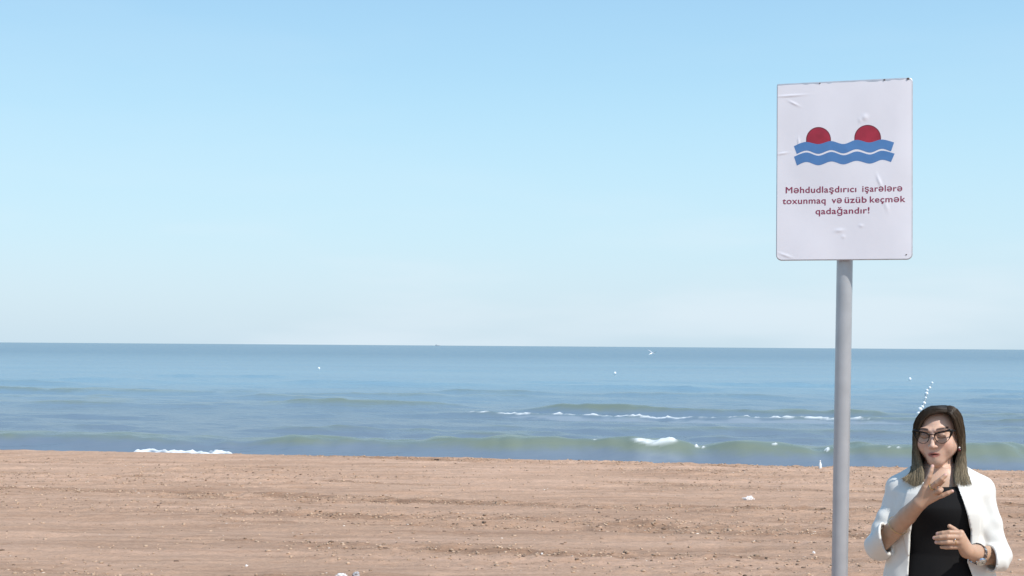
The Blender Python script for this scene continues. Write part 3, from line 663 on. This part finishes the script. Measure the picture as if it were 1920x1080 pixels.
col = np.tile(np.array([.66, .43, .325]), (len(Vb), 1)); hd = sstep(HC[2]-.22, HC[2]-.12, Vb[:, 2])*sstep(-.20, -.16, Vb[:, 1]); col = col*hd[:, None]+np.array([.50, .315, .205])*(1-hd[:, None])
def blend(m_, c):
    global col
    col = col*(1-m_[:, None])+np.array(c)*m_[:, None]
lx, ly, lz = Lh.T; ff = (ly < -.03) & (np.abs(lx) < .08) & (lz > -.12) & (lz < .06)
g2 = lambda x, z, sx, sz: np.exp(-((lx-x)/sx)**2-((lz-z)/sz)**2)*ff
for s_ in (-1, 1):
    blend(.35*g2(s_*.042, -.035, .022, .016), (.58, .26, .20))
    blend(.62*g2(s_*.031, .003, .019, .010), (.23, .13, .105))
    brow_z = .0215+.004*np.clip(1-((np.abs(lx)-.036)/.026)**2, -1, 1)
    mk = ff*sstep(.0045, .0025, np.abs(lz-brow_z))*0+ff*(1-sstep(.0028, .0050, np.abs(lz-brow_z)))*sstep(.012, .017, s_*lx)*(1-sstep(.050, .056, s_*lx)); blend(.95*mk, (.055, .030, .022))
    lash = -.0065-.0035*(1-((s_*lx-.031)/.016)**2)+.0
    mk = ff*(1-sstep(.0010, .0026, np.abs(lz-lash)))*(1-sstep(.014, .018, np.abs(s_*lx-.031))); blend(.92*mk, (.03, .018, .015))
lipm = ff*(1-sstep(.8, 1.12, np.sqrt((lx/.0235)**2+((lz+.0715)/.0100)**2))); blend(.9*lipm, (.33, .105, .09))
blend(ff*(1-sstep(.6, 1.1, np.sqrt((lx/.016)**2+((lz+.0718)/.0026)**2)))*1.0, (.10, .025, .022))
def nail(p, d, r_=.0062):
    mk = 1-sstep(r_*.85, r_*1.05, np.linalg.norm((Vb-p)*np.array([1, 1.0, 1]), axis=1)); mk = mk*(Nb @ np.array(d) > .2); blend(.9*mk, (.66, .40, .36))
nail(PH(469, 413, -.235), (0, -1, .3)); nail(PH(546, 461, -.268), (.3, -1, .3)); nail(PH(588, 558, -.245), (.3, -1, .3), .005)
for q in ((492, 822), (473, 848), (484, 873), (515, 900)): nail(P(q[0], q[1], -.220), (-.2, -1, 0), .0055)
hm = np.maximum(0, -Vb[:, 1]-.12)*8; blend(np.clip(hm, 0, .5)*.35, (.60, .33, .25))
col *= (1+.05*n3(Vb, 60, 4))[:, None]
skin = mat('skin', attr='Col', rough=.46, spec=.45, sss=.12, bump=(260, .22, .0008), var=(45, .05))
mesh_obj('body', Vb, Fb, skin, person, col=col)

# clothes ---------------------------------------------------------
bl = mat('black_knit', (.010, .010, .011), rough=.85, spec=.2, bump=(300, .3, .0008))
g = Grid((-.20, -.16, .90), (.20, .15, 1.39), .0045)
torso(g, [(z, a+.005, b_+.006) for z, a, b_ in body_prof], .015, (-.2, -.15, .9), (.2, .15, 1.39), .01, bust=.030)
g.cone(SHL, P(400, 500, .03), .049, .044, .03); g.cone(SHR, P(620, 500, .03), .049, .044, .03)
X_, Y_, Z_ = g.xyz((slice(None),)*3); neck_z = Z0-520*KZ+.012*np.clip(Y_/.05, -1, 1)+.10*np.abs(X_+.002)**1.3
g.F = np.maximum(g.F, Z_-neck_z)
V, F = g.mesh(); Nn = normals_of(V, F)
V = V+Nn*(.0022*n3(V*np.array([1, 1, .45]), 16, 9))[:, None]
mesh_obj('top', V, F, bl, person)

wl = mat('white_blazer_cloth', (.74, .73, .69), rough=.75, spec=.25, bump=(520, .12, .0005), var=(6, .02))
jp = [(.80, .222, .145), (.90, .216, .140), (.98, .205, .132), (1.06, .188, .124), (1.14, .176, .122), (1.22, .174, .122), (1.29, .170, .112), (1.34, .142, .090), (1.375, .100, .074), (1.40, .072, .066)]
def jacket_outer(g, off):
    torso(g, [(z, a+off, b_+off) for z, a, b_ in jp], .015, (-.24, -.17, .79), (.24, .19, 1.42), .01, bust=.022)
    g.cone(SHL+[-.004, 0, -.004], P(395, 488, .035), .052+off, .046+off, .03); g.cone(SHR+[.004, 0, -.004], P(625, 488, .035), .052+off, .046+off, .03)
g = Grid((-.32, -.20, .78), (.32, .22, 1.43), .0034)
jacket_outer(g, 0); g_in = Grid((-.32, -.20, .78), (.32, .22, 1.43), .0034); jacket_outer(g_in, -.009)
X_, Y_, Z_ = g.xyz((slice(None),)*3); zf = Z_.ravel()
zyv = (Z0-zf)/KZ
xL = (np.interp(zyv, [440, 520, 600, 700, 820, 960, 1080, 1300], [455, 432, 395, 352, 333, 328, 322, 318])-508)*KX
xR = (np.interp(zyv, [440, 520, 620, 700, 780, 860, 960, 1080, 1300], [585, 610, 648, 675, 692, 690, 668, 712, 730])-508)*KX
xL = xL[None, None, :]; xR = xR[None, None, :]
opening = np.minimum(np.minimum(X_-xL, xR-X_), .02-Y_)
nk = np.sqrt((X_+.002)**2+(Y_-.03)**2)-(.084+.25*np.maximum(0, Z_-1.37)); neck_cut = np.maximum(np.where(Z_ > 1.335, -nk, -.1), np.where((np.abs(X_) < .105) & (Y_ < .03), Z_-(Z0-515*KZ+np.maximum(0, np.abs(X_)-.055)*.7), -.1))
shell = np.maximum(g.F, -g_in.F)
# lapels lie on the fronts as a second layer
lapw = np.interp(zyv, [470, 560, 640, 900, 960], [.040, .058, .050, .012, 0])[None, None, :]
lap = np.maximum(np.maximum(g.F-.0075, -(g.F)-.002), np.maximum(np.maximum(xL-lapw-X_, X_-xL), Y_))
lap2 = np.maximum(np.maximum(g.F-.0075, -(g.F)-.002), np.maximum(np.maximum(X_-xR-lapw, xR-X_), Y_))
lap = np.where(lapw > .004, np.minimum(lap, lap2), .1)
g.F = np.minimum(shell, lap)
g.F = np.maximum(np.maximum(g.F, opening), neck_cut); g.F = np.maximum(g.F, .80-Z_)
# sleeves
def sleeve(g, sh, el, cu, rs, re, rc, ccut):
    ax = (cu-el)/np.linalg.norm(cu-el); far = cu+ax*.05; mid = (sh+el)/2
    t = Grid(g.lo, g.lo+(g.n-1)*g.h, g.h)
    t.cone(el, far, re, rc, .001)
    u_p = Grid(g.lo, g.lo+(g.n-1)*g.h, g.h); u_p.chain([sh, mid, el], (rs, (rs+re)/2+.001, re), .012)
    i_ = Grid(g.lo, g.lo+(g.n-1)*g.h, g.h); i_.cone(el+ax*.015, far, re-.007, rc-.005, .005)
    Fo = t.F[:g.n[0], :g.n[1], :g.n[2]]; Fi = i_.F[:g.n[0], :g.n[1], :g.n[2]]
    nrm = ccut/np.linalg.norm(ccut); cutp = (X_-cu[0])*nrm[0]+(Y_-cu[1])*nrm[1]+(Z_-cu[2])*nrm[2]
    near = (np.sqrt((X_-cu[0])**2+(Y_-cu[1])**2+(Z_-cu[2])**2) < .13) & (np.abs(X_) > .08)
    Fo = np.where(near, np.maximum(Fo, cutp), Fo)
    Fu = u_p.F[:g.n[0], :g.n[1], :g.n[2]]; h = np.maximum(.02-np.abs(Fu-Fo), 0)/.02; Fo = np.minimum(Fu, Fo)-h*h*.005; Fo = np.maximum(Fo, np.where(near | (((X_-el[0])*ax[0]+(Y_-el[1])*ax[1]+(Z_-el[2])*ax[2]) > 0), -Fi, -1)); h = np.maximum(.012-np.abs(g.F-Fo), 0)/.012; g.F = (np.minimum(g.F, Fo)-h*h*.003).astype(np.float32)
sleeve(g, SHL+[0, 0, -.006], ELL+[0, 0, -.004], CUL, .049, .044, .060, np.array([.95, -.25, .12]))
sleeve(g, SHR+[0, 0, -.006], ELR+[0, 0, 0], CUR, .049, .045, .051, np.array([-.96, -.25, .08]))
V, F = g.mesh(); Nn = normals_of(V, F)
def arm_t(V, a, b_): d = b_-a; t = np.clip(((V-a)@d)/(d@d), 0, 1); return t, np.linalg.norm(V-a-t[:, None]*d, axis=1)
fold = .0044*n3(V*np.array([1, 1, .5]), 13, 21)+.0012*n3(V*np.array([1, 1, .7]), 30, 23)
for sh, el, cu in ((SHL, ELL, CUL), (SHR, ELR, CUR)):
    t_, d_ = arm_t(V, sh, el); near = (1-sstep(.058, .085, d_))*sstep(.35, .95, t_); w_ = V@np.array([.75, .2, 1.0])
    fold += near*.0034*np.sin(w_*80+2.2*n3(V, 7, 31))*(1+.6*n3(V, 10, 33))
    fold += (1-sstep(.058, .085, d_))*sstep(.08, .4, t_)*(1-sstep(.5, .9, t_))*.0030*np.sin(V@np.array([1.0, .3, .35])*85+3*n3(V, 8, 35))
V = V+Nn*fold[:, None]
mesh_obj('blazer', V, F, wl, person)

# trousers and shoes
tr = mat('black_trousers', (.014, .014, .016), rough=.8, bump=(200, .2, .0008)); shm = mat('black_leather', (.02, .02, .02), rough=.35)
g = Grid((-.24, -.14, .03), (.24, .17, .98), .008)
g.ell((0, .02, .88), (.168, .115, .12), None, .03)
for s_ in (-1, 1): g.chain([(s_*.082, .02, .86), (s_*.095, .01, .50), (s_*.105, .02, .10)], (.088, .062, .055), .02)
g.F = np.maximum(g.F, .055-g.xyz((slice(None),)*3)[2]); V, F = g.mesh(); mesh_obj('trousers', V, F, tr, person)
for s_ in (-1, 1):
    g = Grid((s_*.11-.07, -.20, -.02), (s_*.11+.07, .10, .12), .005)
    g.cone((s_*.106, .04, .035), (s_*.118, -.13, .022), .036, .026, .01); g.cone((s_*.106, .03, .06), (s_*.106, .02, .09), .036, .038, .02)
    g.F = np.maximum(g.F, -.004-g.xyz((slice(None),)*3)[2]); V, F = g.mesh(); mesh_obj('shoe', V, F, shm, person)

# hair: combed strands laid over a scalp sheet --------------------
def gp(L_): return np.array([P(506+(a-506)*(.972 if c < 440 else .985), c, b_) for a, b_, c in L_])
left = [gp(q) for q in (
 [(556, -.082, 104), (505, -.092, 106), (440, -.088, 126), (396, -.074, 178), (377, -.058, 250), (374, -.050, 320), (392, -.055, 395), (412, -.070, 470), (402, -.092, 548)],
 [(555, -.070, 88), (490, -.082, 88), (417, -.074, 116), (372, -.052, 180), (358, -.036, 255), (356, -.034, 330), (360, -.045, 410), (352, -.070, 485), (338, -.095, 558)],
 [(553, -.030, 76), (470, -.040, 79), (400, -.030, 114), (362, -.012, 185), (356, .000, 265), (356, .000, 345), (352, -.020, 420), (324, -.050, 480), (268, -.066, 508)],
 [(548, .020, 72), (460, .030, 77), (394, .035, 122), (360, .040, 200), (354, .045, 290), (352, .045, 370), (350, .035, 440), (335, .010, 505), (318, -.012, 552)],
 [(540, .070, 82), (470, .092, 98), (415, .100, 150), (392, .104, 230), (388, .104, 320), (388, .100, 400), (392, .090, 470), (400, .082, 520), (405, .078, 560)],
 [(530, .095, 120), (500, .115, 150), (478, .122, 200), (470, .122, 270), (470, .118, 340), (470, .112, 410), (470, .102, 470), (472, .092, 520), (474, .088, 560)])]
right = [gp(q) for q in (
 [(557, -.082, 104), (578, -.090, 116), (602, -.080, 158), (620, -.056, 220), (636, -.034, 275), (636, -.026, 335), (618, -.036, 405), (600, -.062, 480), (606, -.088, 540)],
 [(558, -.070, 88), (592, -.078, 99), (624, -.060, 145), (642, -.040, 210), (648, -.028, 280), (646, -.026, 350), (642, -.040, 420), (646, -.062, 485), (656, -.085, 543)],
 [(556, -.030, 76), (600, -.036, 82), (638, -.020, 125), (650, -.005, 200), (655, .004, 280), (657, .004, 355), (660, -.015, 425), (680, -.042, 485), (700, -.062, 542)],
 [(552, .020, 72), (600, .030, 81), (640, .035, 130), (656, .040, 210), (660, .045, 290), (662, .045, 370), (668, .030, 440), (688, .004, 495), (706, -.018, 536)],
 [(548, .070, 82), (590, .092, 100), (615, .100, 150), (628, .104, 230), (632, .104, 320), (632, .100, 400), (632, .090, 470), (634, .082, 520), (636, .078, 555)],
 [(535, .095, 120), (525, .118, 150), (532, .122, 200), (535, .122, 270), (535, .118, 340), (535, .112, 410), (535, .102, 470), (535, .092, 520), (535, .088, 560)])]
def cr_interp(A, s):                                         # Catmull-Rom along the first axis
    n = len(A); s = np.clip(s, 0, n-1-1e-6); i = int(s); f = s-i; p = [A[max(i-1, 0)], A[i], A[i+1], A[min(i+2, n-1)]]
    return .5*(2*p[1]+(-p[0]+p[2])*f+(2*p[0]-5*p[1]+4*p[2]-p[3])*f*f+(-p[0]+3*p[1]-3*p[2]+p[3])*f**3)
def hair_pt(gs, t, s): return cr_interp([cr_interp(q, s) for q in gs], t)
hcen = hp(0, .012, 0)
def hcolor(s_frac, k):
    dark = np.array([.042, .028, .018]); mid_ = np.array([.080, .060, .038]); tip = np.array([.27, .215, .135])
    f = s_frac; c = dark*(1-f)+mid_*f if f < .5 else mid_*(1-(f-.5)*2)+tip*(f-.5)*2
    return c*k
HV, HF, HCc = [], [], []
for gs in (left, right):
    nt_, ns_ = 40, 40; Vs = np.array([[hair_pt(gs, 5*a/(nt_-1), 7.75*b_/(ns_-1)) for b_ in range(ns_)] for a in range(nt_)]).reshape(-1, 3)
    ctr = np.where(Vs[:, 2:3] > hcen[2], hcen, np.stack([Vs[:, 0]*0+hcen[0], Vs[:, 0]*0+hcen[1]-.0, Vs[:, 2]], -1)); dr_ = Vs-ctr; dr_ /= np.linalg.norm(dr_, axis=1, keepdims=True)
    for off in (-.0035, -.010):
        o_ = sum(len(v) for v in HV); HV.append(Vs+dr_*off); HF.append(grid_faces(nt_, ns_)+o_)
        HCc.append(np.array([hcolor((i % ns_)/(ns_-1)*.8, .55) for i in range(nt_*ns_)]))
strands = 1500
for gi, gs in enumerate((left, right)):
    for k in range(strands):
        t_ = 5*rng.random()**1.25; off = rng.uniform(-.004, .0035); en_ = 8*(1.0-.17*rng.random()**1.6-.05*math.sin(t_*9)**2); ph = rng.uniform(0, 6.28); am = rng.uniform(0, .0022)
        c_k = rng.uniform(.6, 1.4)*(1+.35*math.sin(t_*23+gi)*math.sin(t_*9.1)); r_ = rng.uniform(.0005, .0011); tj = rng.normal(0, .10); clump = .07*math.sin(t_*19)
        n_ = 17; pts = []
        for j in range(n_):
            s_ = en_*j/(n_-1); p = hair_pt(gs, min(5, max(0, t_+(tj+clump)*(j/(n_-1))**2)), s_)
            c0 = hcen if p[2] > hcen[2] else np.array([hcen[0], hcen[1], p[2]]); d = p-c0; d /= np.linalg.norm(d)
            pts.append(p+d*(off+am*math.sin(s_*1.3+ph))+np.array([0, 0, 0])+(rng.normal(0, .0006, 3)))
        pts = np.array(pts); tg = np.gradient(pts, axis=0); tg /= np.linalg.norm(tg, axis=1, keepdims=True)
        up = np.cross(tg, (0.3, .9, .2)); up /= np.linalg.norm(up, axis=1, keepdims=True); sd2 = np.cross(tg, up)
        rr = r_*np.concatenate([np.ones(n_-4), [.9, .75, .5, .15]]); ring_ = []
        for a in (0, 2.094, 4.189): ring_.append(pts+(up*math.cos(a)+sd2*math.sin(a))*rr[:, None])
        Vv = np.stack(ring_, 1).reshape(-1, 3); o_ = sum(map(len, HV[:0])) if False else None
        HV.append(Vv); HCc.append(np.repeat(np.array([hcolor(j/(n_-1), c_k) for j in range(n_)]), 3, 0)); HF.append(('s', n_))
o_ = 0; Fs = []
i = np.arange(16)[:, None]*3; base_f = np.concatenate([np.stack([i[:, 0]+a, i[:, 0]+(a+1) % 3, i[:, 0]+3+(a+1) % 3, i[:, 0]+3+a], -1) for a in range(3)])
for v, f in zip(HV, HF):
    if isinstance(f, tuple): Fs.append(base_f+o_)
    else: Fs.append(f)
    o_ += len(v)
hair_m = mat('hair', attr='Col', rough=.42, spec=.35)
hair = mesh_obj('hair', np.concatenate(HV), np.concatenate(Fs), hair_m, person, col=np.concatenate(HCc))

# glasses ----------------------------------------------------------
gk = mat('black_acetate', (.008, .007, .007), rough=.35, spec=.25); gl = empty('glasses', (0, 0, 0)); gl.parent = person
lens = bpy.data.materials.new('lens_glass'); lens.use_nodes = True; t = lens.node_tree; t.nodes.remove(t.nodes['Principled BSDF'])
tb = N(t, 'ShaderNodeBsdfTransparent'); tb.inputs[0].default_value = (.90, .92, .91, 1); gb = N(t, 'ShaderNodeBsdfGlossy'); gb.inputs['Roughness'].default_value = .03
fz = N(t, 'ShaderNodeFresnel'); fz.inputs[0].default_value = 1.3; ms_ = N(t, 'ShaderNodeMixShader'); t.links.new(fz.outputs[0], ms_.inputs[0]); t.links.new(tb.outputs[0], ms_.inputs[1]); t.links.new(gb.outputs[0], ms_.inputs[2]); t.links.new(ms_.outputs[0], t.nodes['Material Output'].inputs[0])
for s_ in (-1, 1):
    rim = [(.010, -.1030, .004), (.014, -.1035, -.014), (.026, -.1020, -.0255), (.042, -.0985, -.0265), (.057, -.0935, -.016), (.0665, -.0885, .002), (.0705, -.0855, .0185), (.056, -.0940, .0195), (.036, -.1000, .0165), (.018, -.1025, .012)]
    cl = [hp(s_*a, b_, c_) for a, b_, c_ in rim]; rp = []
    A = [cl[k % 10] for k in range(-1, 13)]
    for k in range(60): rp.append(cr_interp(A, 1+10*k/60))
    wid = []
    for p in rp:
        l_ = Rn.T@(p-HC); up_ = sstep(-.01, .014, l_[2]); out = sstep(.045, .066, abs(l_[0])); wid.append(.0010+.0019*up_+.0022*out*sstep(-.02, .005, l_[2])+.0006*(abs(l_[0]) < .018))
    MB().tube(rp, wid, 8, closed=True).build('rim', gk, gl)
    c_ = sum(np.array(p) for p in rp)/60; V = [c_]+[np.array(p) for p in rp]; MB().add(V, [(0, 1+k, 1+(k+1) % 60) for k in range(60)]).build('lens', lens, gl)
    MB().tube([hp(s_*.0705, -.0855, .0165), hp(s_*.0775, -.070, .0150), hp(s_*.080, -.02, .008), hp(s_*.080, .010, .004), hp(s_*.079, .028, -.012)], [.0022, .0020, .0015, .0014, .0014], 8).build('temple', gk, gl)
MB().tube([hp(-.0105, -.1030, .005), hp(-.004, -.1065, .0085), hp(.004, -.1065, .0085), hp(.0105, -.1030, .005)], .0017, 8).build('bridge', gk, gl)

# jewellery ----------------------------------------------------------
gold = mat('gold', (.75, .52, .22), rough=.25, metal=1.); silver = mat('silver', (.75, .74, .72), rough=.22, metal=1.); dkl = mat('dark_steel_links', (.20, .17, .17), rough=.35, metal=.8)
pearl = mat('pearl', (.80, .76, .72), rough=.2); dred_s = mat('garnet', (.10, .01, .02), rough=.15)
MB().ell(P(628, 312, -.036), (.0036,)*3).build('earring', pearl, person); MB().ell(P(628, 325, -.036), (.0052,)*3).build('earring', dred_s, person)
def ring_on(a, b_, f, r_, th, name, m_, parent, squash=1.):
    a = np.array(a); b_ = np.array(b_); c_ = a+(b_-a)*f; ax = Vector(b_-a).normalized(); u_ = ax.orthogonal().normalized(); v_ = ax.cross(u_)
    return MB().tube([Vector(c_)+(u_*math.cos(q)+v_*math.sin(q))*r_ for q in np.linspace(0, 2*math.pi, 32, endpoint=False)], th, 6, closed=True).build(name, m_, parent)
ring_on(PH(452, 552, -.233), PH(492, 514, -.255), .34, .0121, .0016, 'gold_ring', gold, person)
ring_on(P(627, 866, -.218), P(556, 869, -.230), .38, .0112, .0010, 'thin_ring', gold, person)
MB().ell(P(600, 852, -.236), (.0028, .002, .0028)).build('ring_stone', silver, person)
ring_on(ELL, WRL, .50, .0385, .0011, 'bracelet', gold, person)
# watch round the forearm
wt = empty('watch', (0, 0, 0)); wt.parent = person
ax = Vector(WRR-ELR).normalized(); ax = (ax+Vector((0, 0, .22))).normalized(); wc = Vector(ELR+(WRR-ELR)*.69)+Vector((0, 0, -.001)); u_ = Vector((0, -1, -.38)); u_ = (u_-ax*u_.dot(ax)).normalized(); v_ = ax.cross(u_)
WR_ = .0372
for k in range(26):
    q = 2*math.pi*k/26
    if abs(math.sin(q/2)) < .28: continue
    c_ = wc+(u_*math.cos(q)+v_*math.sin(q))*WR_; rd = (u_*math.cos(q)+v_*math.sin(q)); tg = ax.cross(rd)
    Rm = Matrix((ax, tg, rd)).transposed(); MB().box(c_, (.0155, .0072, .0032), Rm).build('link', dkl if k % 2 else silver, wt, smooth=False)
c_ = wc+u_*(WR_+.001); Rm = Matrix((ax, v_, u_)).transposed()
def disc(c, r_, h_, nm, m_, seg=40):
    pts = [c-u_*h_/2, c+u_*h_*.3, c+u_*h_*.5]; return MB().tube(pts, [r_, r_, r_*.86], seg, flat=tuple(v_)).build(nm, m_, wt, smooth=False)
disc(c_, .0200, .009, 'case', silver); disc(c_+u_*.0046, .0165, .0012, 'dial', mat('dial', (.62, .63, .56), rough=.3))
for k in range(12):
    q = math.pi*k/6; d = ax*math.cos(q)+v_*math.sin(q); MB().box(c_+u_*.0056+d*.0138, (.0022, .001, .0008), Matrix((d, u_.cross(d), u_)).transposed()).build('hour_mark', dkl, wt, smooth=False)
for q, l_ in ((1.0, .009), (2.6, .012)):
    d = ax*math.cos(q)+v_*math.sin(q); MB().box(c_+u_*.0060+d*l_/2, (l_, .0012, .0006), Matrix((d, u_.cross(d), u_)).transposed()).build('hand', gk, wt, smooth=False)
MB().ell(c_+v_*.021, (.0022,)*3).build('crown', silver, wt)
